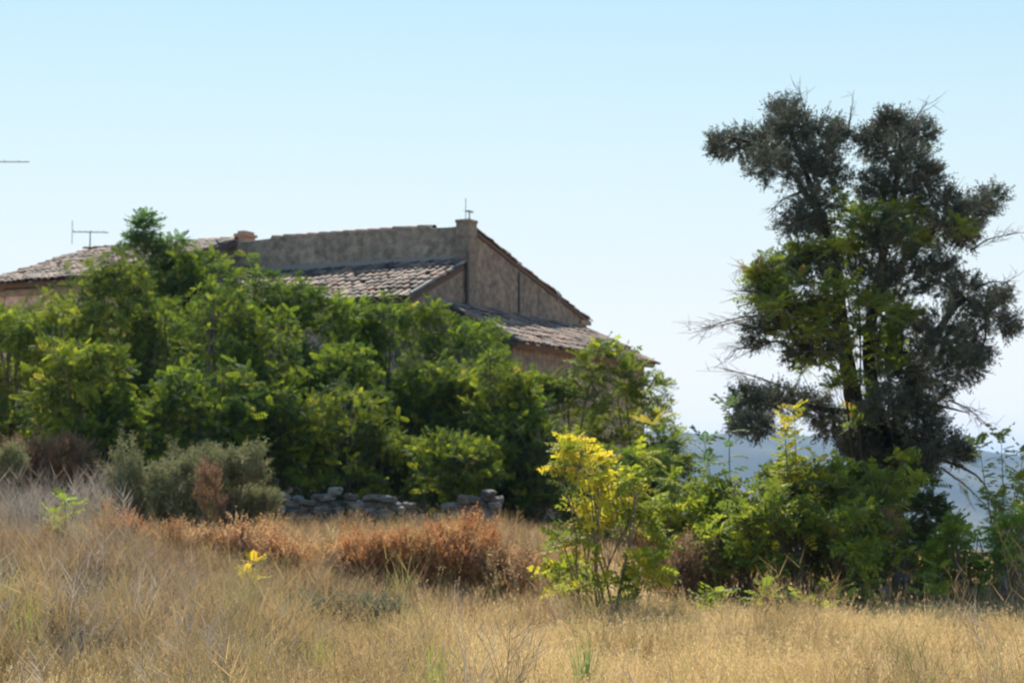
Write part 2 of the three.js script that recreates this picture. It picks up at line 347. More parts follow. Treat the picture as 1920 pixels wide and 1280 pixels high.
// ---------------------------------------------------------------- rubble wall and loose stones
const stoneGeos = Array.from({ length: 6 }, (_, s) => {
  const g = new THREE.IcosahedronGeometry(.5, 2), p = g.attributes.position;
  for (let i = 0; i < p.count; i++) { const v = V().fromBufferAttribute(p, i); const k = Math.max(Math.abs(v.x), Math.abs(v.y), Math.abs(v.z)); v.multiplyScalar((.55 + .45 * .5 / k * .9) * (1 + .35 * noise3.noise(v.x * 2.5 + s * 5, v.y * 2.5, v.z * 2.5))); p.setXYZ(i, v.x, v.y, v.z); }
  g.computeVertexNormals(); return g;
});
const stoneMats = [0x8a847e, 0x78726c, 0x958e86, 0x6e6862, 0x847a6e].map((c) => new THREE.MeshStandardMaterial({ color: c, map: grain, roughness: .95 }));
{
  const a = at(530, 985, 34.4), b = at(935, 985, 34.4), w = thing('rubble_wall', 'low ruined wall of grey rubble stones under the dark trees', 'wall', V((a.x + b.x) / 2, 0, a.z));
  const half = (b.x - a.x) / 2, g0 = (x) => groundY(w.position.x + x, w.position.z);
  for (let row = 0; row < 9; row++) for (let x = -half; x < half; x += rr(.11, .24)) {
    const top = .82 + .22 * noise3.noise(x * 1.3, 4, 2) - (Math.abs(x + .95) < .12 ? .25 : 0) - (x > .35 && x < 1.1 ? .32 : 0);
    const y = .05 + row * .125 + rr(-.03, .03); if (y > top) continue;
    const m = part('stone', pick(stoneGeos), pick(stoneMats), w); m.position.set(x + rr(-.05, .05), g0(x) + y, rr(-.1, .1)); m.rotation.set(rr(-.3, .3), rr(0, 6), rr(-.2, .2)); m.scale.set(rr(.14, .3), rr(.11, .2), rr(.25, .4));
  }
}
{
  const heap = 'rubble heap below the rust coloured weeds';
  const spots = [[795, .3, 24.2, 'leftmost grey stone of the ' + heap], [830, .34, 23.8, 'grey stone second from left in the ' + heap], [862, .38, 24.3, 'largest grey stone in the middle of the ' + heap], [885, .26, 23.9, 'small grey stone right of the largest in the ' + heap], [905, .3, 23.4, 'nearest right grey stone of the ' + heap], [845, .24, 23.2, 'smallest and nearest grey stone of the ' + heap], [925, .26, 24.4, 'rightmost grey stone of the ' + heap], [1030, .22, 23.4, 'small grey stone left of the yellow sapling foot'], [1160, .26, 22.9, 'grey stone right below the yellow sapling'], [1690, .28, 26, 'largest grey stone in the shade under the big tree'], [1655, .2, 25.6, 'grey stone left of the largest one under the big tree'], [1722, .2, 25.8, 'grey stone right of the largest one under the big tree']];
  for (const [px, s, d, label] of spots) {
    const p = at(px, 1100, d), m = part('loose_stone', pick(stoneGeos), pick(stoneMats), scene);
    m.position.set(p.x, groundY(p.x, p.z) + s * .3, p.z); m.rotation.set(rr(0, 6), rr(0, 6), rr(0, 6)); m.scale.set(s * 1.3, s, s * 1.1);
    tag(m, label, 'stone', px < 1000 ? 'stones of the rubble heap' : px < 1400 ? 'stones by the yellow sapling' : 'stones under the big tree');
  }
}

// ---------------------------------------------------------------- foliage pieces
// pinnate leaf of the tree of heaven: unit length along x, blade faces y
function pinnate(pairs, droop, len, wid) {
  const P = [], I = [];
  const ys = (s) => .10 * s - droop * s * s;
  const leaflet = (s, dx, dz, l) => {
    const x0 = s, y0 = ys(s), b = P.length / 3, n = Math.hypot(dx, dz); dx /= n; dz /= n;
    const dip = rr(.08, .34), tw = rr(-.06, .06);
    const pt = (a, w) => [x0 + dx * a - dz * w, y0 - dip * a * a / l + tw * w / wid * .5, dz * a + dx * w];
    P.push(...pt(0, 0), ...pt(l * .42, wid / 2), ...pt(l, 0), ...pt(l * .42, -wid / 2)); I.push(b, b + 1, b + 2, b, b + 2, b + 3);
  };
  for (let k = 0; k < pairs; k++) { const s = .2 + .74 * k / (pairs - 1), l = len * (1 - .25 * Math.abs(k / (pairs - 1) - .4)); leaflet(s, .45, 1, l * rr(.85, 1.1)); leaflet(s + .02, .45, -1, l * rr(.85, 1.1)); }
  leaflet(.96, 1, 0, len * .9);
  for (let i = 0; i < 4; i++) { const s = i / 4, t = (i + 1) / 4, b = P.length / 3, h = .008; P.push(s, ys(s), -h, s, ys(s), h, t, ys(t), -h, t, ys(t), h); I.push(b, b + 1, b + 2, b + 1, b + 3, b + 2); }
  return geo(P, I);
}
const leafBig = [pinnate(6, .38, .30, .125), pinnate(7, .55, .28, .11), pinnate(5, .25, .33, .15)];
const leafYoung = [pinnate(4, .3, .36, .22), pinnate(5, .45, .32, .19), pinnate(3, .2, .4, .25)];
// twig with small leaves: unit length along x
function sprig(n, leafL, leafW, spread, twigs = 3) {
  const P = [], I = [];
  for (let t = 0; t < twigs; t++) {
    const d = V(1, t ? rr(-spread, spread) : 0, t ? rr(-spread, spread) : 0).normalize(), b = P.length / 3, L = t ? rr(.5, .9) : 1, h = .012;
    P.push(0, -h, 0, 0, h, h, d.x * L, d.y * L, d.z * L); I.push(b, b + 1, b + 2);
    for (let k = 0; k < n; k++) {
      const s = rr(.12, 1) * L, o = V(d.x * s, d.y * s, d.z * s), l = V(gauss(), gauss(), gauss()).normalize().addScaledVector(d, .6).normalize(), w = new THREE.Vector3().crossVectors(l, V(gauss(), gauss(), gauss())).normalize(), q = P.length / 3, a = leafL * rr(.7, 1.2), c = leafW * rr(.8, 1.2) / 2;
      for (const [f, g] of [[0, 0], [.5, 1], [1, 0], [.5, -1]]) P.push(o.x + l.x * a * f + w.x * c * g, o.y + l.y * a * f + w.y * c * g, o.z + l.z * a * f + w.z * c * g);
      I.push(q, q + 1, q + 2, q, q + 2, q + 3);
    }
  }
  return geo(P, I);
}
const sprigOak = [sprig(15, .2, .07, .5), sprig(14, .18, .08, .7), sprig(16, .17, .065, .55)];
const sprigOlive = [sprig(13, .26, .055, .45), sprig(12, .28, .05, .6)];
const sprigDry = [sprig(14, .085, .05, .5, 5), sprig(13, .1, .045, .7, 5)];

// a broad-leaved tree or bush: lobes { c, r:[x,y,z], n }, each branch tip wears a rosette of pinnate leaves
function ailanthus({ name = 'ailanthus_tree', label, category = 'tree', group, base, lobes, leaves = 9, L = [.34, .5], palette, trunkR = .07, stems = 1, shell = .55, mat = M.leaf, branchShare = .35, barkMat = M.bark, leafSet = leafBig, dense = 1, loose = 0, gaps = 0, gapF = 1.5 }) {
  const t = thing(name, label, category, base, group), list = leafBig.map(() => []), br = [];
  const rel = (p) => p.clone().sub(base);
  for (let s = 0; s < stems; s++) {
    const lb = lobes[s % lobes.length], c = rel(lb.c), off = stems > 1 ? V(rr(-.25, .25), 0, rr(-.2, .2)) : V(0, 0, 0);
    const top = c.clone().add(V(rr(-.2, .2) * lb.r[0], lb.r[1] * .75, 0));
    br.push([[off.clone().add(V(0, -.15, 0)), off.clone().lerp(top, .35).add(V(rr(-.12, .12), 0, rr(-.1, .1))), off.clone().lerp(top, .7).add(V(rr(-.12, .12), 0, rr(-.1, .1))), top], trunkR, trunkR * .25, 6, .2]);
  }
  for (const lb of lobes) {
    const c = rel(lb.c), axis = V(c.x, 0, c.z);
    for (let k = 0; k < lb.n * dense; k++) {
      const v = V(gauss(), gauss(), gauss()).normalize(), lump = 1 + .30 * noise3.noise(v.x * 2.3 + lb.c.x * 3, v.y * 2.3 + lb.c.y, v.z * 2.3);
      const q = Math.pow(rr(shell ** 3, 1), 1 / 3) * lump, tip = V(c.x + v.x * lb.r[0] * q, c.y + v.y * lb.r[1] * q, c.z + v.z * lb.r[2] * q);
      if (tip.y < .15) continue;
      if (gaps && noise3.noise((tip.x + base.x) * gapF, (tip.y + base.y) * gapF * 1.15, (tip.z + base.z) * gapF) < gaps + rr(-.12, .12)) continue;
      const out = tip.clone().sub(V(axis.x * .8, c.y - lb.r[1] * .7, axis.z * .8)).normalize();
      if (rnd() < branchShare) { const root = V(c.x * rr(.5, .9), Math.max(.1, tip.y - rr(.3, .7) - .25 * lb.r[1]), c.z * rr(.5, .9)); br.push([[root, root.clone().lerp(tip, .55).add(V(0, -.08, 0)), tip], trunkR * .22, .006, 3, 0]); }
      const col0 = palette(tip.clone().add(base)), n = Math.max(3, Math.round(leaves * rr(.7, 1.25)));
      for (let j = 0; j < n; j++) {
        const a = j * 2.4 + rr(0, .8), e = rr(-.55 - .6 * loose, .95), d = V(Math.cos(a) * Math.cos(e), Math.sin(e), Math.sin(a) * Math.cos(e)).addScaledVector(out, .55).normalize();
        list[Math.floor(rnd() * 3) % 3].push({ p: tip, dir: d, roll: rr(-.7 - loose, .7 + loose), s: rr(L[0], L[1]), c: vary(rnd() < .12 ? palette(tip.clone().add(base)) : col0) });
      }
    }
  }
  part('trunk', limbs(br), barkMat, t);
  list.forEach((l, i) => l.length && copies('foliage', leafSet[i], mat, l, t));
  return t;
}
const GREENS = [[.145, .19, .018], [.20, .25, .02], [.10, .14, .018], [.29, .33, .024], [.068, .105, .02], [.085, .125, .022]];
const green = () => rnd() < .018 ? [.40, .34, .05] : pick(GREENS);

// ---------------------------------------------------------------- the grove in front of the house
const grove = [
  // px, top py, depth, half width px, low py, tips, label
  [10, 582, 40, 85, 880, 150, 'leafy green tree cut by the left edge of the photo'],
  [105, 556, 41, 85, 880, 150, 'leafy green tree in front of the pinkish wall of the left wing'],
  [205, 506, 42, 80, 880, 160, 'leafy green tree just left of the tall pointed tree top'],
  [285, 452, 42.4, 75, 870, 160, 'tallest green tree of the grove with a sprig above the wing roof'],
  [375, 476, 42, 72, 880, 160, 'green tree under the right verge of the wing roof'],
  [462, 512, 41.6, 72, 890, 150, 'green tree below the small dark wall opening and the chimney'],
  [550, 540, 41.2, 72, 890, 150, 'green tree before the left end of the sunlit lower roof'],
  [640, 562, 41, 68, 900, 150, 'green tree before the middle of the sunlit lower roof'],
  [725, 565, 41, 66, 900, 150, 'green tree before the eave corner of the sunlit lower roof'],
  [805, 570, 41.2, 64, 900, 140, 'green tree reaching up below the corner pier'],
  [880, 602, 41, 60, 900, 130, 'green tree covering the left end of the dark annex roof'],
  [945, 655, 40.6, 52, 900, 100, 'green tree below the left part of the annex eave'],
  [55, 600, 37.2, 80, 890, 110, 'second row green tree nearest the left photo edge'],
  [165, 565, 37.6, 80, 890, 120, 'second row green tree left of the tallest one'],
  [250, 535, 38.2, 72, 890, 120, 'second row green tree straight below the pointed shoot'],
  [330, 550, 37.8, 72, 890, 120, 'second row green tree above the yellow-green bush'],
  [425, 575, 37.6, 75, 895, 120, 'second row green tree above the spreading sage bush'],
  [515, 627, 38.3, 75, 905, 120, 'second row green tree below the left end of the lower roof'],
  [605, 652, 38.3, 70, 910, 110, 'second row green tree below the middle of the lower roof'],
  [690, 652, 38.2, 70, 910, 110, 'second row green tree above the gap in the rubble wall'],
  [775, 657, 38.4, 68, 915, 110, 'second row green tree below the eave corner of the lower roof'],
  [855, 682, 38.3, 68, 915, 110, 'second row green tree below the corner pier'],
  [935, 727, 38.1, 62, 920, 95, 'second row green tree below the annex eave'],
  [350, 695, 34, 100, 860, 82, 'bright yellow-green bush above the sage bushes'],
  [110, 690, 34.3, 85, 860, 82, 'lower green tree above the brown dead brush on the left'],
  [225, 730, 34.1, 60, 880, 66, 'low leafy bush left of the rounded sage bush'],
  [500, 780, 36.4, 80, 915, 93, 'lower green tree above the left end of the rubble wall'],
  [620, 795, 36.5, 80, 915, 93, 'lower green tree left of the middle of the rubble wall'],
  [740, 790, 36.6, 80, 920, 93, 'lower green tree above the middle of the rubble wall'],
  [850, 805, 36.7, 78, 925, 93, 'lower green tree above the right end of the rubble wall'],
  [1015, 810, 36.5, 70, 965, 90, 'low leafy bush between the grove and the yellow sapling'],
  [1110, 850, 37, 75, 975, 90, 'shaded leafy bush straight behind the yellow sapling'],
  [1200, 870, 37, 60, 975, 80, 'shaded leafy bush behind the right side of the yellow sapling'],
  [960, 820, 36.8, 70, 930, 88, 'lower green tree left of the yellow sapling'],
];
for (const [px0, top, d0, hw, low, n, label] of grove) {
  const back = d0 >= 40, px = px0 + (back ? 0 : rr(-36, 36)), d = d0 + (back ? 0 : rr(-1.1, 1.1)), hi = at(px, top - 8 + (back ? 0 : rr(-62, 36)), d), lo = at(px, low, d), mid = (hi.y + lo.y) / 2, ry = (hi.y - lo.y) / 2, rx = hw * d / FOCAL;
  const lobes = [{ c: V(hi.x, mid, -d), r: [rx, ry, rx], n: Math.round(n * 1.0) }, { c: V(hi.x + rr(-.2, .2), hi.y - .5, -d), r: [rx * .95, .5, rx * .9], n: Math.round(n * .32) }];
  if (!back) lobes.push({ c: V(hi.x + rr(-.2, .2), lo.y + .1, -d + .3), r: [rx * 1.05, .8, rx * .9], n: Math.round(n * .55) });
  for (let k = 0; k < 6; k++) { const a = rr(0, 6.28), t = rr(-.5, .78); lobes.push({ c: V(hi.x + Math.cos(a) * rx * .7, mid + ry * t, -d + Math.sin(a) * rx * .7), r: [rx * .5, rx * rr(.45, .75), rx * .5], n: Math.round(n * .19) }); }
  ailanthus({ label, group: 'green trees in front of the farmhouse', base: V(hi.x, groundY(hi.x, -d), -d), lobes, palette: ((f, y) => () => { const c = green(); return [c[0] * f * y, c[1] * f, c[2] * f]; })(rr(.74, 1.06), rr(.86, 1.04)), trunkR: .06, stems: 3, leaves: 5, dense: back ? 2.1 : 2.4, gaps: -.14, gapF: 1.7, L: (() => { const k = rr(.72, 1.22); return [.13 * k, .27 * k]; })(), shell: .25, branchShare: .14, loose: 1 });
}
// slender shoots that top the grove
{
  let p = at(270, 432, 42); ailanthus({ label: 'pointed leafy shoot rising above the grove before the wing ridge', group: 'shoots above the grove', base: V(p.x, groundY(p.x, -42), -42), lobes: [{ c: p, r: [.22, .3, .22], n: 12 }, { c: at(268, 462, 42), r: [.4, .25, .35], n: 12 }], palette: () => [.09, .17, .045], leaves: 9, L: [.26, .4], trunkR: .05 });
  p = at(325, 452, 42); ailanthus({ label: 'small leafy shoot right of the pointed one above the grove', group: 'shoots above the grove', base: V(p.x, groundY(p.x, -42), -42), lobes: [{ c: p, r: [.24, .14, .25], n: 6 }], palette: () => [.09, .17, .045], leaves: 8, L: [.24, .36], trunkR: .04 });
}
// thin trees in front of the annex
{
  const mk = (label, d, lobes, baseX, extra = {}) => { const b = at(baseX, 900, d); ailanthus({ label, group: 'thin trees before the annex', base: V(b.x, groundY(b.x, -d), -d), lobes: lobes.map(([px, py, rx, ry, n]) => { const c = at(px, py, d + rr(-.4, .4)), k = d / FOCAL; return { c, r: [rx * k, ry * k, rx * k], n }; }), palette: green, trunkR: .05, stems: 2, leaves: 8, L: [.3, .46], shell: .2, ...extra }); };
  mk('thin leafy tree hanging over the middle of the annex wall', 42, [[1060, 722, 50, 26, 14], [1120, 680, 38, 26, 12], [1010, 745, 40, 45, 16], [1090, 760, 50, 30, 12], [1060, 830, 55, 70, 16]], 1060);
  mk('thin leafy tree beside the right corner of the annex', 42.5, [[1150, 665, 30, 18, 7], [1165, 745, 45, 24, 12], [1225, 735, 22, 16, 6], [1195, 710, 30, 20, 7], [1215, 790, 35, 24, 10], [1130, 800, 45, 40, 11], [1170, 850, 60, 50, 16]], 1180);
  mk('dark green bush between the house corner and the blue hills', 40, [[1235, 830, 38, 35, 18], [1245, 890, 50, 40, 26], [1190, 900, 60, 50, 26]], 1225, {});
}

// ---------------------------------------------------------------- the big dark tree
{
  const D = 30, k = D / FOCAL, base0 = at(1690, 1085, D), base = V(base0.x, groundY(base0.x, -D), -D);
  const t = thing('dark_tree', 'tall dark tree with forked crown and bare twigs right of the house', 'tree', base);
  const clumps = [[1352, 258, 18], [1390, 262, 34], [1437, 268, 46], [1483, 228, 40], [1462, 205, 24], [1530, 262, 50], [1562, 248, 18], [1500, 318, 48], [1548, 335, 36], [1432, 315, 32],
    [1634, 250, 22], [1690, 228, 32], [1728, 238, 30], [1668, 215, 20], [1660, 290, 42], [1708, 312, 42], [1650, 352, 38], [1700, 372, 46], [1744, 330, 30], [1520, 392, 38], [1486, 425, 24], [1540, 432, 30],
    [1778, 385, 40], [1828, 395, 38], [1862, 372, 22], [1762, 428, 44], [1712, 440, 50], [1650, 440, 40], [1806, 440, 32], [1470, 520, 42], [1438, 545, 34], [1530, 500, 40], [1590, 480, 42], [1640, 520, 50], [1700, 520, 50], [1762, 515, 42],
    [1812, 548, 38], [1850, 585, 30], [1884, 610, 20], [1422, 622, 26], [1450, 588, 34], [1510, 590, 42], [1556, 590, 32], [1650, 590, 44], [1705, 615, 50], [1765, 625, 50], [1815, 640, 36], [1500, 652, 32], [1690, 690, 50], [1745, 700, 52], [1802, 685, 34],
    [1398, 752, 28], [1438, 752, 34], [1482, 752, 30], [1530, 768, 30], [1570, 800, 30], [1655, 760, 44], [1705, 780, 58], [1752, 825, 42], [1795, 852, 24], [1620, 850, 36], [1690, 850, 50], [1720, 730, 48], [1660, 650, 34], [1545, 650, 28],
    [1650, 820, 40], [1600, 830, 26], [1720, 870, 40], [1660, 900, 40], [1840, 660, 18], [1870, 560, 14], [1420, 800, 18], [1385, 795, 14]];
  const P = (px, py, dz = 0) => at(px, py, D + dz).sub(base);
  const paths = [
    [[[1690, 1095], [1672, 960], [1642, 832], [1604, 762], [1590, 690], [1580, 610], [1568, 510], [1545, 420], [1512, 325], [1482, 245]], .24, .03, 0],
    [[[1650, 850], [1640, 745], [1628, 655], [1642, 560], [1664, 440], [1684, 325], [1690, 240]], .16, .025, .4],
    [[[1664, 880], [1700, 745], [1758, 625], [1812, 560], [1860, 588]], .15, .02, -.5],
    [[[1642, 560], [1690, 495], [1745, 440], [1800, 402], [1858, 376]], .09, .015, .6],
    [[[1612, 775], [1550, 768], [1450, 750], [1360, 765]], .08, .012, .2],
    [[[1585, 650], [1520, 592], [1435, 552]], .07, .012, -.3],
    [[[1545, 420], [1490, 330], [1430, 275], [1360, 255]], .06, .01, -.4],
    [[[1700, 745], [1762, 760], [1820, 775]], .05, .008, .3], [[[1670, 900], [1740, 860], [1830, 890], [1860, 930]], .05, .006, .3],
  ];
  const br = [], bare = [], axisPts = [];
  for (const [pts, r0, r1, dz] of paths) { const w = pts.map(([x, y], i) => P(x, y, dz * i / pts.length)); br.push([w, r0, r1, 8, .3]); for (let i = 0; i < w.length - 1; i++) for (let s = 0; s < 4; s++) axisPts.push(w[i].clone().lerp(w[i + 1], s / 4)); }
  const list = sprigOak.map(() => []);
  const tones = [[.095, .115, .08], [.115, .135, .098], [.082, .10, .072], [.15, .16, .12], [.13, .13, .10]];
  for (const [px, py, r] of clumps) {
    const c = P(px, py + (py < 330 ? (330 - py) * .12 : 0), rr(-1.1, 1.1)), R = r * k * .93; let best = axisPts[0]; for (const a of axisPts) if (a.distanceTo(c) < best.distanceTo(c)) best = a;
    br.push([[best, best.clone().lerp(c, .5).add(V(rr(-.1, .1), rr(-.12, .04), rr(-.1, .1))), c], .03, .008, 4, 0]);
    for (let layer = 0; layer < 2; layer++) {                // each clump also reaches in depth
      const cc = c.clone().add(V(0, 0, layer ? rr(-.8, .8) : 0)), n = Math.round(42 + 360 * R * R + (py > 760 && px > 1580 ? 30 : 0));
      for (let i = 0; i < n; i++) {
        const v = V(gauss(), gauss() * .9, gauss()).normalize(), q = Math.pow(rr(.02, 1), .55) * (1 + .55 * noise3.noise(v.x * 2.4 + px, v.y * 2.4 + py, v.z * 2.4)), p = cc.clone().addScaledVector(v, R * q * .9);
        const dir = v.clone().add(V(0, .35, 0)).add(cc.clone().sub(best).normalize().multiplyScalar(.5)).normalize();
        list[i % 3].push({ p, dir, roll: rr(0, 6), s: rr(.15, .29), c: vary(pick(tones), .3) });
      }
    }
    for (let i = 0; i < 7; i++) { const v = V(gauss(), gauss() + .3, gauss()).normalize(), e = c.clone().addScaledVector(v, R * rr(1.1, 1.9)); bare.push([[c.clone().addScaledVector(v, R * .3), e.clone().lerp(c, .4).add(V(rr(-.04, .04), rr(-.04, .04), 0)), e], .006, .0025, 3, 0]); }
  }
  // bare dead branches on both sides
  const fan = (px, py, ex, ey, n, spread, dz) => { const a = P(px, py, dz), b = P(ex, ey, dz), d = b.clone().sub(a); br.push([[a, a.clone().lerp(b, .5).add(V(0, .06, 0)), b], .02, .006, 4, 0]); for (let i = 0; i < n; i++) { const s = a.clone().lerp(b, rr(.15, 1)), e = s.clone().add(d.clone().multiplyScalar(rr(.2, .5))).add(V(rr(-1, 1) * spread, rr(-1, 1) * spread, rr(-1, 1) * spread)); bare.push([[s, s.clone().lerp(e, .5).add(V(rr(-.05, .05), rr(-.05, .05), 0)), e], .007, .0025, 3, 0]); const e2 = s.clone().lerp(e, .6); bare.push([[e2, e2.clone().add(V(rr(-.2, .2), rr(-.15, .2), rr(-.1, .1)))], .005, .002, 3, 0]); } };
  fan(1450, 590, 1320, 615, 34, .26, .2); fan(1470, 640, 1370, 660, 22, .25, -.3); fan(1480, 570, 1380, 545, 20, .26, .3); fan(1450, 520, 1385, 500, 12, .2, 0); fan(1500, 740, 1350, 690, 14, .2, .3);
  fan(1780, 750, 1850, 795, 16, .2, .2); fan(1770, 880, 1860, 960, 14, .24, .4); fan(1820, 470, 1890, 440, 12, .2, .1); fan(1500, 360, 1440, 400, 14, .2, -.2); fan(1830, 540, 1890, 530, 10, .2, 0);
  fan(1520, 250, 1500, 175, 8, .14, .2); fan(1590, 260, 1600, 190, 6, .12, 0); fan(1700, 260, 1740, 190, 8, .16, .2);
  part('trunk', limbs(br), M.darkBark, t);
  part('bare_twigs', limbs(bare), M.greyTwig, t, 'stuff');
  list.forEach((l, i) => copies('foliage', sprigOak[i], M.leafThick, l, t));
}
// yellow-green ailanthus growing up through the dark tree
{
  const d = 28.9, b = at(1655, 1075, d), lobes = [[1566, 380, 18, 20, 6], [1600, 405, 30, 18, 7], [1650, 410, 38, 22, 10], [1690, 408, 34, 20, 8], [1600, 450, 40, 22, 10], [1552, 475, 36, 22, 9], [1495, 490, 38, 22, 10], [1440, 508, 30, 24, 9], [1432, 550, 28, 30, 8], [1495, 540, 34, 22, 8], [1580, 545, 40, 24, 9], [1625, 470, 34, 22, 8], [1700, 450, 36, 22, 8], [1808, 425, 24, 18, 4], [1490, 620, 40, 26, 9], [1540, 610, 34, 26, 8], [1552, 655, 30, 28, 7], [1518, 690, 26, 20, 5], [1690, 690, 32, 24, 5], [1640, 570, 36, 28, 7], [1600, 620, 26, 24, 5], [1645, 740, 26, 26, 4], [1600, 660, 30, 30, 8], [1575, 720, 30, 26, 7], [1660, 650, 34, 30, 8], [1700, 580, 36, 28, 8], [1620, 800, 30, 24, 5], [1540, 560, 34, 26, 8], [1470, 570, 30, 24, 7]];
  ailanthus({ label: 'slender yellow-green tree growing up through the big dark tree', base: V(b.x, groundY(b.x, -d), -d), lobes: lobes.map(([px, py, rx, ry, n]) => ({ c: at(px, py, d + rr(-.5, .7)), r: [rx * d / FOCAL, ry * d / FOCAL, .35], n })), palette: () => rnd() < .03 ? [.34, .24, .05] : pick([[.19, .255, .025], [.24, .30, .03], [.14, .195, .03]]), leaves: 9, L: [.2, .32], shell: .15, stems: 2, trunkR: .03, branchShare: .5, barkMat: M.darkBark });
}
// dark ivy-like bush at the foot of the big tree
{
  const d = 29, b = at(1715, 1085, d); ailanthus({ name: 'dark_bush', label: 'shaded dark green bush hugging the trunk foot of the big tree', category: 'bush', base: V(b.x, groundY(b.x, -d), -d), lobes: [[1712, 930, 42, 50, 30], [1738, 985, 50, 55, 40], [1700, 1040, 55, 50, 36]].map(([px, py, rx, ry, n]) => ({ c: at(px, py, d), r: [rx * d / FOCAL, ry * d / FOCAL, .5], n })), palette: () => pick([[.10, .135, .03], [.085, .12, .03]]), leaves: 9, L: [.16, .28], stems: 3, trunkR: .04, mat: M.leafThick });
}

// ---------------------------------------------------------------- saplings
function sapling({ name = 'ailanthus_sapling', label, category = 'sapling', group, px, top, d, stems = 5, spread = 60, L = [.3, .45], palette = green, from = .3, gap = .085, lean = 0, mat = M.leaf }) {
  const b = at(px, 1000, d), base = V(b.x, groundY(b.x, -d), -d), k = d / FOCAL, h = at(px, top, d).y - base.y;
  const t = thing(name, label, category, base, group), list = leafBig.map(() => []), br = [];
  for (let s = 0; s < stems; s++) {
    const hs = s ? h * rr(.45, .92) : h * .94, a = rr(0, 6.28), f = s ? rr(.3, 1) : .08, tip = V(Math.cos(a) * spread * k * f + lean * k, hs, Math.sin(a) * spread * k * f * .9), midp = tip.clone().multiplyScalar(.5).add(V(rr(-.05, .05), .06 * hs, rr(-.05, .05)));
    const c = new THREE.QuadraticBezierCurve3(V(rr(-.08, .08), -.05, rr(-.08, .08)), midp, tip);
    br.push([[c.getPoint(0), c.getPoint(.33), c.getPoint(.66), tip], .018, .005, 5, 0]);
    let ang = rr(0, 6);
    for (let y = from; y <= 1.0; y += gap / hs) {
      const p = c.getPoint(Math.min(1, y)), col = palette(p.y / h, p.x / (spread * k)); ang += 2.4 + rr(-.4, .4);
      const e = .15 + .7 * Math.pow(y, 3) + rr(-.2, .25), dir = V(Math.cos(ang) * Math.cos(e), Math.sin(e), Math.sin(ang) * Math.cos(e));
      list[Math.floor(rnd() * 3) % 3].push({ p, dir, roll: rr(-.3, .3), s: rr(L[0], L[1]) * (1.1 - .35 * y), c: vary(col) });
    }
    for (let j = 0; j < 5; j++) { const q = j * 1.26 + rr(0, .5), e = rr(.3, 1.1); list[j % 3].push({ p: tip, dir: V(Math.cos(q) * Math.cos(e), Math.sin(e), Math.sin(q) * Math.cos(e)), roll: rr(-.3, .3), s: rr(L[0], L[1]) * .8, c: vary(palette(1, tip.x / (spread * k))) }); }
  }
  part('stem', limbs(br), M.bark, t);
  list.forEach((l, i) => l.length && copies('foliage', leafYoung[i], mat, l, t));
  return t;
}
const YEL = [[.52, .46, .035], [.46, .44, .035], [.55, .44, .04]], LIME = [[.25, .295, .026], [.19, .24, .024], [.33, .365, .03]];
// several leafy lobes on many thin stems
function lobed({ name, category, label, group, px, d, lobes, palette, L, leaves = 8, stems = 6, loose = .3, gaps = -.04 }) {
  const b = at(px, 1000, d), k = d / FOCAL;
  return ailanthus({ name, category, label, group, base: V(b.x, groundY(b.x, -d), -d), lobes: lobes.map(([x, y, rx, ry, n]) => ({ c: at(x, y, d + rr(-.45, .45)), r: [rx * k, ry * k, rx * k], n })), palette, leaves, L, stems, trunkR: .022, shell: .15, branchShare: .7, leafSet: leafYoung, loose, gaps, gapF: 2.2 });
}
lobed({ name: 'ailanthus_sapling', category: 'sapling', label: 'yellow-leaved autumn sapling at the edge of the golden grass', px: 1125, d: 23.4, L: [.14, .24], leaves: 7, stems: 9, gaps: -.1,
  lobes: [[1078, 838, 18, 22, 8], [1061, 868, 30, 22, 12], [1108, 868, 32, 26, 13], [1052, 905, 24, 22, 8], [1116, 912, 42, 28, 15], [1176, 892, 40, 26, 12], [1204, 850, 14, 28, 5], [1186, 930, 44, 30, 14], [1091, 955, 40, 28, 12], [1146, 975, 46, 32, 14], [1206, 985, 36, 30, 9], [1076, 1015, 36, 26, 9], [1055, 1080, 38, 28, 12], [1126, 1055, 46, 34, 15], [1200, 1065, 42, 32, 15], [1156, 1108, 60, 28, 16], [1080, 1118, 40, 22, 9], [1231, 1040, 20, 34, 5]],
  palette: (p) => { const high = p.y > 1.05 && p.x < 1.35; return rnd() < (high ? .75 : .18) ? pick(YEL) : pick(LIME); } });
const mixG = () => { const q = rnd(); return q < .02 ? pick(YEL) : q < .62 ? pick(LIME) : [.13, .165, .024]; };
const brushy = [
  [1285, 930, 26.4, 70, 'yellowish green bush at the left end of the thicket under the hills'],
  [1345, 925, 26.8, 70, 'green bush below the thin sparse sapling before the hills'],
  [1410, 915, 26.2, 72, 'green bush left of the tall yellow-topped sapling'],
  [1475, 895, 26.6, 72, 'green bush at the foot of the tall yellow-topped sapling'],
  [1540, 872, 26, 74, 'green bush right of the tall yellow-topped sapling'],
  [1605, 880, 26.4, 70, 'green bush whose tip reaches the trunk fork of the dark tree'],
  [1660, 895, 26, 60, 'green bush hiding the trunk of the dark tree'],
  [1375, 980, 25.2, 70, 'lower green bush in front of the left half of the thicket'],
  [1480, 950, 25, 74, 'lower green bush in front of the middle of the thicket'],
  [1590, 960, 25, 70, 'lower green bush in front of the right half of the thicket'],
];
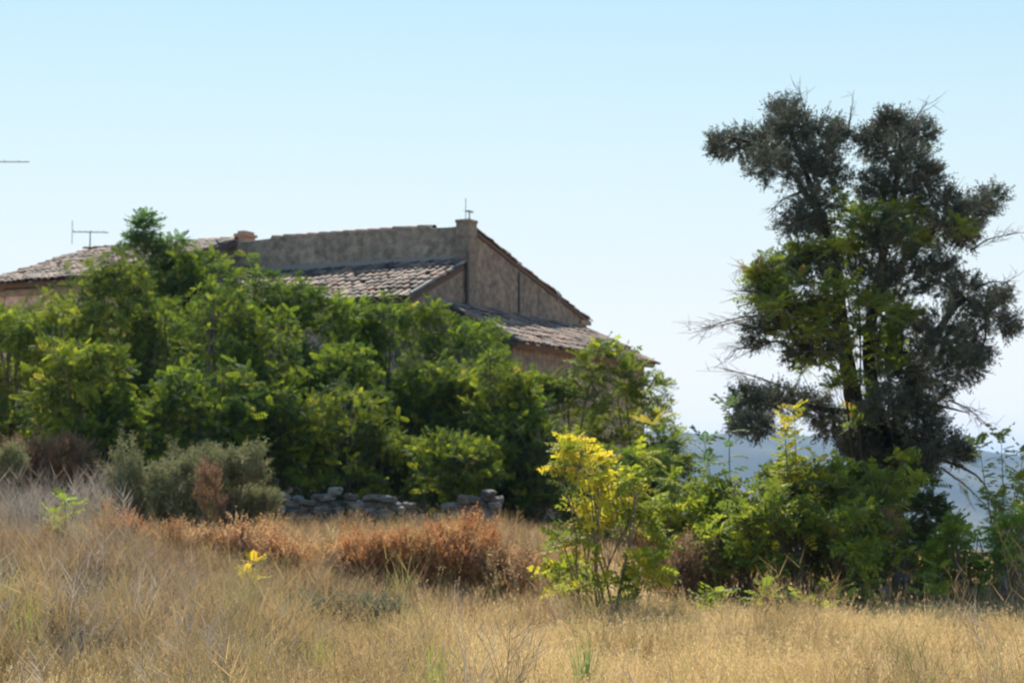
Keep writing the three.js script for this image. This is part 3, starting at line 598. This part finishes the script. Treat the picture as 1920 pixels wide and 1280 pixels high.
for (const [px, top, d, hw, label] of brushy) {
  const H = 1085 - top, lobes = [];
  for (let q = 0; q < 9; q++) { const f = q / 8; lobes.push([px + rr(-.75, .75) * hw * (1 - .35 * f), 1075 - H * (.1 + .78 * f) + rr(-12, 12), hw * rr(.36, .62), hw * rr(.24, .46), Math.round(rr(10, 15))]); }
  for (let q = 0; q < 4; q++) { const x = px + rr(-.8, .8) * hw, y = top + rr(-38, 30); lobes.push([x, y, 12, 26, 5], [x + rr(-10, 10), y + 40, 20, 26, 7]); }
  lobed({ name: 'ailanthus_bush', category: 'bush', group: 'bushes of the thicket', label, px, d, lobes, palette: mixG, L: [.14, .25], leaves: 7, stems: 9, loose: .6 });
}
sapling({ label: 'tall sapling with a yellow top before the dark tree', px: 1495, top: 745, d: 25.6, stems: 7, spread: 70, L: [.2, .32], from: .3, gap: .05, palette: (y) => rnd() < (y > .85 ? .9 : .3) ? [.48, .42, .03] : pick(LIME) });
sapling({ label: 'thin sapling with sparse leaves standing against the blue hills', px: 1365, top: 745, d: 27.5, stems: 3, spread: 60, L: [.28, .4], from: .55, gap: .13, palette: () => [.09, .15, .05] });
sapling({ label: 'thin sapling at the right edge before the pale sky', px: 1878, top: 800, d: 27.5, stems: 7, spread: 65, L: [.24, .36], from: .3, gap: .08, palette: () => pick([[.18, .25, .04], [.24, .30, .05]]) });
sapling({ label: 'green sapling cut by the right edge of the photo', px: 1925, top: 880, d: 28, stems: 8, spread: 60, L: [.24, .36], from: .2, gap: .07, palette: () => pick([[.18, .26, .04], [.22, .28, .04]]) });
const bright = () => pick([[.2, .29, .028], [.25, .34, .03], [.16, .24, .028]]);
lobed({ name: 'ailanthus_bush', category: 'bush', label: 'bright green bush right of the big tree foot', px: 1800, d: 25.6, L: [.14, .25], leaves: 7, stems: 8, palette: bright, gaps: -.1, lobes: [[1790, 1005, 34, 26, 14], [1830, 1020, 40, 28, 16], [1765, 1045, 40, 28, 16], [1810, 1060, 46, 30, 18], [1850, 1060, 40, 28, 14], [1745, 1080, 36, 24, 12]] });
lobed({ name: 'ailanthus_bush', category: 'bush', label: 'low green bush at the right edge of the golden grass', px: 1895, d: 25.8, L: [.14, .25], leaves: 7, stems: 7, palette: bright, gaps: -.1, lobes: [[1890, 1010, 36, 30, 14], [1925, 1000, 36, 40, 14], [1880, 1060, 40, 30, 14], [1925, 1065, 40, 30, 14]] });
// seedlings along the edge of the grass
for (const [px, top, d, label] of [[1345, 1105, 23.6, 'seedling at the grass edge below the brown dry bush'], [1440, 1095, 23.4, 'leafy seedling at the grass edge left of the yellowish one'], [1565, 1105, 23.6, 'yellowish seedling at the grass edge below the dark thicket'], [1510, 1120, 23.2, 'short seedling between two others at the grass edge'], [1760, 1062, 24.6, 'seedling at the foot of the bright green bush'], [1625, 1088, 24.4, 'seedling in the shade left of the grey stones']])
  sapling({ name: 'seedling', category: 'seedling', group: 'seedlings along the grass edge', label, px, top, d, stems: 4, spread: 34, L: [.2, .32], from: .3, gap: .07, palette: () => pick(LIME) });
sapling({ label: 'tiny yellow and orange sapling among the left weeds', px: 462, top: 1045, d: 21.5, stems: 3, spread: 26, L: [.16, .25], from: .35, gap: .07, lean: 12, palette: (y) => y > .5 ? pick([[.58, .42, .02], [.5, .28, .03], [.55, .46, .03]]) : pick([...LIME, [.5, .4, .03]]) });
sapling({ name: 'seedling', category: 'seedling', label: 'bright green seedling in front of the sage bush on the left', px: 120, top: 930, d: 25, stems: 5, spread: 40, L: [.18, .28], from: .5, gap: .06, palette: () => pick([[.24, .33, .03], [.3, .36, .05]]) });

// ---------------------------------------------------------------- small-leaved bushes: sage green, rust and brown
function bush({ name, label, group, px, py, d, rx, ry, n, geos, mat, tones, stemMat, s = [.2, .34], up = .5, flat = 1, plumes = 0 }) {
  const c0 = at(px, py, d), base = V(c0.x, groundY(c0.x, -d), -d), k = d / FOCAL, t = thing(name, label, 'bush', base, group), c = c0.clone().sub(base), R = V(rx * k, ry * k, rx * k * flat), list = geos.map(() => []), br = [];
  const lob = Array.from({ length: plumes }, () => ({ x: rr(-.85, .85), z: rr(-.6, .6), y: rr(-.45, .1), h: rr(.5, 1.05) }));
  for (let i = 0; i < n; i++) {
    const v = V(gauss(), gauss(), gauss()).normalize(), q = Math.pow(rr(.02, 1), plumes ? .6 : .42) * (1 + .45 * noise3.noise(v.x * 2.2 + px, v.y * 2.2, v.z * 2.2 + py)), p = V(c.x + v.x * R.x * q, c.y + v.y * R.y * q, c.z + v.z * R.z * q);
    if (plumes) { const w = lob[i % plumes]; p.set(c.x + w.x * R.x + v.x * R.x * .48 * q, c.y + w.y * R.y + v.y * R.y * w.h * q, c.z + w.z * R.z + v.z * R.z * .48 * q); }
    if (p.y < .03) continue;
    const dir = p.clone().sub(V(0, c.y - R.y * 1.1, 0)).normalize().add(V(0, up, 0)).add(V(gauss() * .3, gauss() * .2, gauss() * .3)).normalize();
    list[i % geos.length].push({ p, dir, roll: rr(0, 6), s: rr(s[0], s[1]), c: vary(pick(tones), .25) });
    if (i % 9 === 0) br.push([[V(rr(-.1, .1) * R.x, -.04, rr(-.1, .1)), V(p.x * .45, p.y * .55, p.z * .45), p], .009, .003, 3, 0]);
  }
  part('stems', limbs(br), stemMat, t);
  list.forEach((l, i) => copies('foliage', geos[i], mat, l, t));
}
const SAGE = [[.29, .285, .135], [.34, .33, .165], [.235, .24, .11]];
bush({ name: 'sage_bush', label: 'rounded sage green bush in front of the grove', group: 'sage green bushes', px: 292, py: 915, d: 29.5, rx: 72, ry: 84, n: 1250, plumes: 7, geos: sprigOlive, mat: M.leafThick, tones: SAGE, stemMat: M.greyTwig, s: [.18, .3] });
bush({ name: 'sage_bush', label: 'spreading sage green bush right of the rounded one', group: 'sage green bushes', px: 430, py: 875, d: 30.5, rx: 58, ry: 42, n: 800, plumes: 7, geos: sprigOlive, mat: M.leafThick, tones: SAGE, stemMat: M.greyTwig, s: [.18, .3] });
bush({ name: 'sage_bush', label: 'tip of a sage green bush at the left photo edge', group: 'sage green bushes', px: -18, py: 870, d: 30, rx: 45, ry: 34, n: 420, plumes: 7, geos: sprigOlive, mat: M.leafThick, tones: SAGE, stemMat: M.greyTwig, s: [.18, .3] });
bush({ name: 'sage_bush', label: 'low sage bush under the spreading one', group: 'sage green bushes', px: 440, py: 950, d: 31, rx: 70, ry: 40, n: 700, plumes: 7, geos: sprigOlive, mat: M.leafThick, tones: SAGE, stemMat: M.greyTwig, s: [.18, .3] });
const RUST = [[.48, .235, .095], [.43, .205, .085], [.52, .30, .13], [.40, .225, .105], [.50, .34, .17]], TAN = [[.56, .38, .2], [.6, .44, .25], [.52, .32, .17]], BROWN = [[.26, .16, .085], [.3, .2, .11], [.22, .14, .08]];
const dry = (label, px, py, d, rx, ry, n, tones, name = 'rust_bush', group = 'dry rust coloured bushes') => bush({ plumes: 9, name, label, group, px, py, d, rx, ry, n: Math.round(n * .62), geos: sprigDry, mat: M.straw, tones, stemMat: M.rustStem, s: [.22, .4], up: 1.2 });
dry('rust brown bush sloping down from the left bank', 225, 1015, 26, 55, 75, 520, RUST);
dry('brown bush between the left bank and the tan weeds', 320, 1030, 25.6, 66, 52, 420, [...RUST, ...TAN, ...BROWN]);
dry('pale tan flowering weed clump with feathery tops', 455, 1036, 25.6, 66, 58, 520, [...TAN, ...TAN, ...RUST]);
dry('tan and orange weed clump left of the rust bushes', 560, 1058, 25.2, 70, 50, 480, [...TAN, ...RUST]);
dry('rust red bush at the left of the rust pair', 680, 1056, 25.4, 70, 57.2, 768, RUST);
dry('domed rust orange bush in the middle', 765, 1043, 25.2, 78, 68.2, 984, RUST);
dry('taller rust orange bush left of the grey slope', 858, 1043, 25.2, 86, 72.6, 1104, RUST);
dry('dull brown bush right of the rust bushes', 960, 1075, 24.8, 80, 40, 380, [...BROWN, ...TAN]);
dry('brown dry bush right of the yellow sapling', 1262, 1070, 24.8, 44, 60, 300, BROWN, 'dry_bush', 'brown dry bushes');
dry('brown dry bush under the left of the thicket', 1330, 1060, 25.0, 40, 36, 200, [...BROWN, [.2, .16, .07]], 'dry_bush', 'brown dry bushes');
dry('brown dry bush under the right of the thicket', 1640, 1000, 25.4, 40, 30, 150, [...BROWN, [.24, .2, .08]], 'dry_bush', 'brown dry bushes');
dry('dead brown brush under the left trees', 95, 862, 32.5, 95, 60, 1500, BROWN, 'dry_bush', 'brown dry bushes');
dry('brown dry bush behind the yellow sapling', 1235, 1000, 27.5, 60, 38, 400, [...BROWN, ...TAN], 'dry_bush', 'brown dry bushes');
bush({ name: 'rust_bush', label: 'leaning dead rust brown branch between the sage bushes', px: 392, py: 908, d: 29.2, rx: 24, ry: 60, n: 60, plumes: 5, geos: sprigDry, mat: M.straw, tones: [[.30, .18, .10], [.26, .15, .09]], stemMat: M.rustStem, s: [.2, .34], up: 1.2 });
bush({ name: 'grey_bush', label: 'blue-grey low bush between the weeds and the golden grass', px: 635, py: 1150, d: 22, rx: 95, ry: 46, n: 420, plumes: 7, geos: sprigOlive, mat: M.leafThick, tones: [[.19, .21, .14], [.15, .18, .12], [.24, .25, .16]], stemMat: M.greyTwig, s: [.16, .28], up: 1 });

// ---------------------------------------------------------------- grass and weeds that cover the ground
function tuft(n, h, spread, w, { head = 0, bend = .35, branch = 0 } = {}) {
  const P = [], I = [];                                       // unit along x = up in the copies() frame: build with x up
  for (let k = 0; k < n; k++) {
    const a = rr(0, 6.283), r = spread * Math.sqrt(rnd()), x0 = Math.cos(a) * r, z0 = Math.sin(a) * r, L = h * rr(.55, 1.1), la = rr(0, 6.283), ln = L * bend * rr(.1, 1), ww = w * rr(.7, 1.3), wa = rr(0, 3.14), wx = Math.cos(wa) * ww / 2, wz = Math.sin(wa) * ww / 2, b = P.length / 3;
    const pt = (t) => [L * (t - .12 * bend * t * t), x0 + Math.cos(la) * ln * t * t, z0 + Math.sin(la) * ln * t * t];
    const [a0, a1, a2] = [pt(0), pt(.55), pt(1)];
    P.push(a0[0], a0[1] - wx, a0[2] - wz, a0[0], a0[1] + wx, a0[2] + wz, a1[0], a1[1] - wx * .8, a1[2] - wz * .8, a1[0], a1[1] + wx * .8, a1[2] + wz * .8, ...a2);
    I.push(b, b + 1, b + 2, b + 1, b + 3, b + 2, b + 2, b + 3, b + 4);
    for (let s = 0; s < head; s++) {                          // seed head: small husks round the tip
      const t = rr(.62, 1), p = pt(t), q = P.length / 3, l = rr(.02, .04), hw = rr(.0018, .0036), da = rr(0, 6.283), tilt = rr(.4, 1.2), dx = Math.cos(tilt), dy = Math.sin(tilt) * Math.cos(da), dz = Math.sin(tilt) * Math.sin(da);
      P.push(...p, p[0] + dx * l * .5 + hw * .4, p[1] + dy * l * .5 + hw * Math.sin(da), p[2] + dz * l * .5 - hw * Math.cos(da), p[0] + dx * l, p[1] + dy * l, p[2] + dz * l, p[0] + dx * l * .5 - hw * .4, p[1] + dy * l * .5 - hw * Math.sin(da), p[2] + dz * l * .5 + hw * Math.cos(da)); I.push(q, q + 1, q + 2, q, q + 2, q + 3);
    }
    for (let s = 0; s < branch; s++) {                        // side twigs of a dead weed
      const t = rr(.3, .95), p = pt(t), q = P.length / 3, l = L * rr(.12, .3), da = rr(0, 6.283); P.push(p[0], p[1] - .003, p[2], p[0], p[1] + .003, p[2], p[0] + l * .8, p[1] + Math.cos(da) * l * .6, p[2] + Math.sin(da) * l * .6); I.push(q, q + 1, q + 2);
    }
  }
  return geo(P, I);
}
const UP = V(0, 1, 0);
const tufts = {
  grass: [tuft(26, .52, .16, .006, { head: 5 }), tuft(24, .46, .18, .007, { head: 6, bend: .6 }), tuft(28, .4, .2, .006, { head: 3, bend: .8 })],
  weed: [tuft(16, .62, .17, .007, { head: 5, branch: 4, bend: .4 }), tuft(15, .55, .2, .007, { head: 6, branch: 5, bend: .5 })],
  stalk: [tuft(9, .95, .2, .008, { branch: 5, bend: .25 }), tuft(8, .8, .22, .008, { branch: 7, bend: .4 })],
  tall: [tuft(5, .95, .2, .007, { head: 26, bend: .35 }), tuft(4, .85, .24, .007, { head: 30, bend: .55 })],
  low: [tuft(26, .22, .2, .007, { head: 2, bend: .9 })],
};
const S = { grass: [[], [], []], brown: [[], []], grey: [[], []], low: [[]], tall: [[], []] };
const put = (set, x, z, s, c, lean = .12) => { const l = S[set], e = { p: V(x, groundY(x, z) - .02, z), dir: V(gauss() * lean, 1, gauss() * lean), roll: rr(0, 6.28), s, c }; l[Math.floor(rnd() * l.length) % l.length].push(e); };
const STRAW = [[.50, .36, .18], [.54, .40, .21], [.46, .31, .15]];
const GOLD = [[.64, .48, .22], [.70, .55, .28], [.58, .42, .19], [.68, .52, .29], [.54, .40, .19]], DUN = [[.41, .29, .135], [.35, .25, .125], [.45, .32, .155], [.30, .22, .115], [.36, .29, .12]], GREY = [[.28, .24, .20], [.33, .285, .24], [.23, .20, .17], [.37, .325, .275]], OLIVE = [[.27, .25, .09], [.30, .27, .10], [.25, .24, .10]];
for (let i = 0; i < 38000; i++) {                            // the field, denser where it is near the thicket
  const d = 8 + 17 * Math.pow(rnd(), .7), x = rr(-.42, .42) * d + rr(-.6, .6), z = -d, px = 960 + x / d * FOCAL, n = noise3.noise(x * .5, 1.7, z * .5), n2 = noise3.noise(x * 1.7, 5.7, z * 1.7);
  const edge = px > 950 ? 24.0 + .6 * n : 24.6;
  if (d > edge) continue;
  const leftness = smooth(960, 350, px) * smooth(11, 18, d) * 1.1, dull = .04 + smooth(1100, 400, px) * .6;
  const q = rnd() + .7 * n, sz = rr(.7, 1.15) * (1 + .35 * n2) * (px < 1000 ? 1 - .35 * smooth(21.5, 24, d) * smooth(250, 450, px) : 1);
  if (q < leftness * .95) { const patch = noise3.noise(x * .9 + 7, 2.2, z * .9); put(patch > .12 && rnd() < .35 ? 'grey' : 'brown', x, z, sz * (1 + .45 * patch), pick(patch > .1 && rnd() < .28 ? (px < 420 || rnd() < .5 ? GREY : OLIVE) : rnd() < .12 ? STRAW : d > 20.5 && rnd() < .5 ? BROWN : DUN), .25); continue; }
  if (rnd() < .05) put('tall', x, z, rr(.6, 1), pick(rnd() < .5 ? GOLD : STRAW), .2);
  put('grass', x, z, sz, pick(rnd() + .35 * n2 < dull ? (rnd() < .08 ? OLIVE : rnd() < .6 ? STRAW : DUN) : rnd() < .05 ? OLIVE : GOLD), .2);
}
for (let i = 0; i < 8200; i++) {                             // the weedy bank behind it
  const d = rr(22, 33), x = rr(-.40, .06) * d, z = -d, px = 960 + x / d * FOCAL; if (px > 1080) continue;
  if (px < 270 && d < 28 && rnd() < .4) { put('grey', x, z, rr(.5, .9), pick(rnd() < .7 ? GREY : DUN), .25); continue; }
  put('brown', x, z, rr(.65, 1.1) * (px > 360 && d > 23.4 && d < 26.5 ? .68 : d > 28 ? .72 : 1), pick(px < 240 ? (rnd() < .5 ? GREY : DUN) : rnd() < .45 ? BROWN : rnd() < .3 ? TAN : DUN), .28);
}
for (let i = 0; i < 260; i++) { const d = rr(31.5, 33.8), x = rr(-4.6, .2); put('brown', x, -d, rr(.6, 1.15), pick(rnd() < .5 ? BROWN : DUN), .25); }
for (let i = 0; i < 4400; i++) { const d = rr(23, 46), x = rr(-.40, .40) * d; put('low', x, -d, rr(.8, 1.5), pick(DUN), .2); }
for (let i = 0; i < 150; i++) { const d = rr(27, 31), x = (rr(-30, 230) - 960) / FOCAL * d; put('grey', x, -d, rr(1.1, 1.6), pick(GREY), .1); }
for (let i = 0; i < 60; i++) { const d = rr(26, 27.5), x = (rr(1880, 1960) - 960) / FOCAL * d; put('grey', x, -d, rr(.8, 1.2), pick(GREY), .15); }
const cover = { grass: ['dry_grass', 'golden dry grass with seed heads covering the field', 'grass', tufts.grass], brown: ['brown_weeds', 'dull brown dry weeds on the left bank', 'weeds', tufts.weed], grey: ['grey_weeds', 'grey dead weed stalks on the left bank', 'weeds', tufts.stalk], tall: ['tall_grass_stalks', 'taller straw stalks with seed heads scattered over the field', 'grass', tufts.tall], low: ['low_grass', 'short dry grass under the bushes and trees', 'grass', tufts.low] };
for (const [k, [name, label, category, geos]] of Object.entries(cover)) geos.forEach((g, i) => { if (S[k][i].length) tag(copies(name, g, M.straw, S[k][i], scene), label, category); });
// green shoots standing in the dry grass
{
  const blade = [tuft(16, .72, .08, .018, { bend: .35 }), tuft(12, .85, .06, .016, { bend: .2 })];
  for (const [px, d, h, col, label] of [[46, 17.5, 1.1, [.36, .45, .045], 'tall yellow-green shoot in the lower left corner'], [8, 19, 1.1, [.32, .44, .05], 'green shoot at the left photo edge'], [822, 14.6, .9, [.38, .44, .06], 'yellow-green tuft in the grass at the bottom middle'], [1100, 15.6, .9, [.20, .30, .08], 'thin dark green shoot in the golden grass'], [598, 16, .8, [.38, .44, .07], 'pale green tuft below the blue-grey bush'], [345, 19.5, .7, [.28, .34, .05], 'pale green tuft left of the tiny yellow sapling'], [415, 19.5, .6, [.3, .36, .05], 'pale green tuft right below the tiny yellow sapling'], [235, 14.8, .7, [.28, .3, .05], 'green tuft at the lower left bottom'], [1480, 14.8, .6, [.26, .3, .06], 'small green tuft at the bottom right'], [940, 15.4, .6, [.3, .33, .06], 'short green tuft left of the thin dark shoot'], [510, 14.2, .7, [.3, .28, .05], 'olive tuft at the bottom left of the middle'], [290, 14.5, .6, [.3, .34, .05], 'short green tuft at the bottom beside the olive one']]) {
    const p = at(px, 1200, d), t = thing('green_shoot', label, 'plant', V(p.x, groundY(p.x, -d), -d), 'green shoots in the dry grass');
    for (let i = 0; i < 4; i++) { const g = blade[i % 2].clone(); g.rotateZ(Math.PI / 2); g.rotateY(rr(0, 6)); g.scale(h, h * rr(1.0, 1.45), h); g.translate(rr(-.05, .05), -.02, rr(-.05, .05)); const m = part('blades', g, null, t); m.material = M['shoot' + col] || (M['shoot' + col] = new THREE.MeshPhysicalMaterial({ color: new THREE.Color().setRGB(...col), roughness: .8, transmission: .4, thickness: 0, side: THREE.DoubleSide })); }
  }
}

renderer.render(scene, camera);
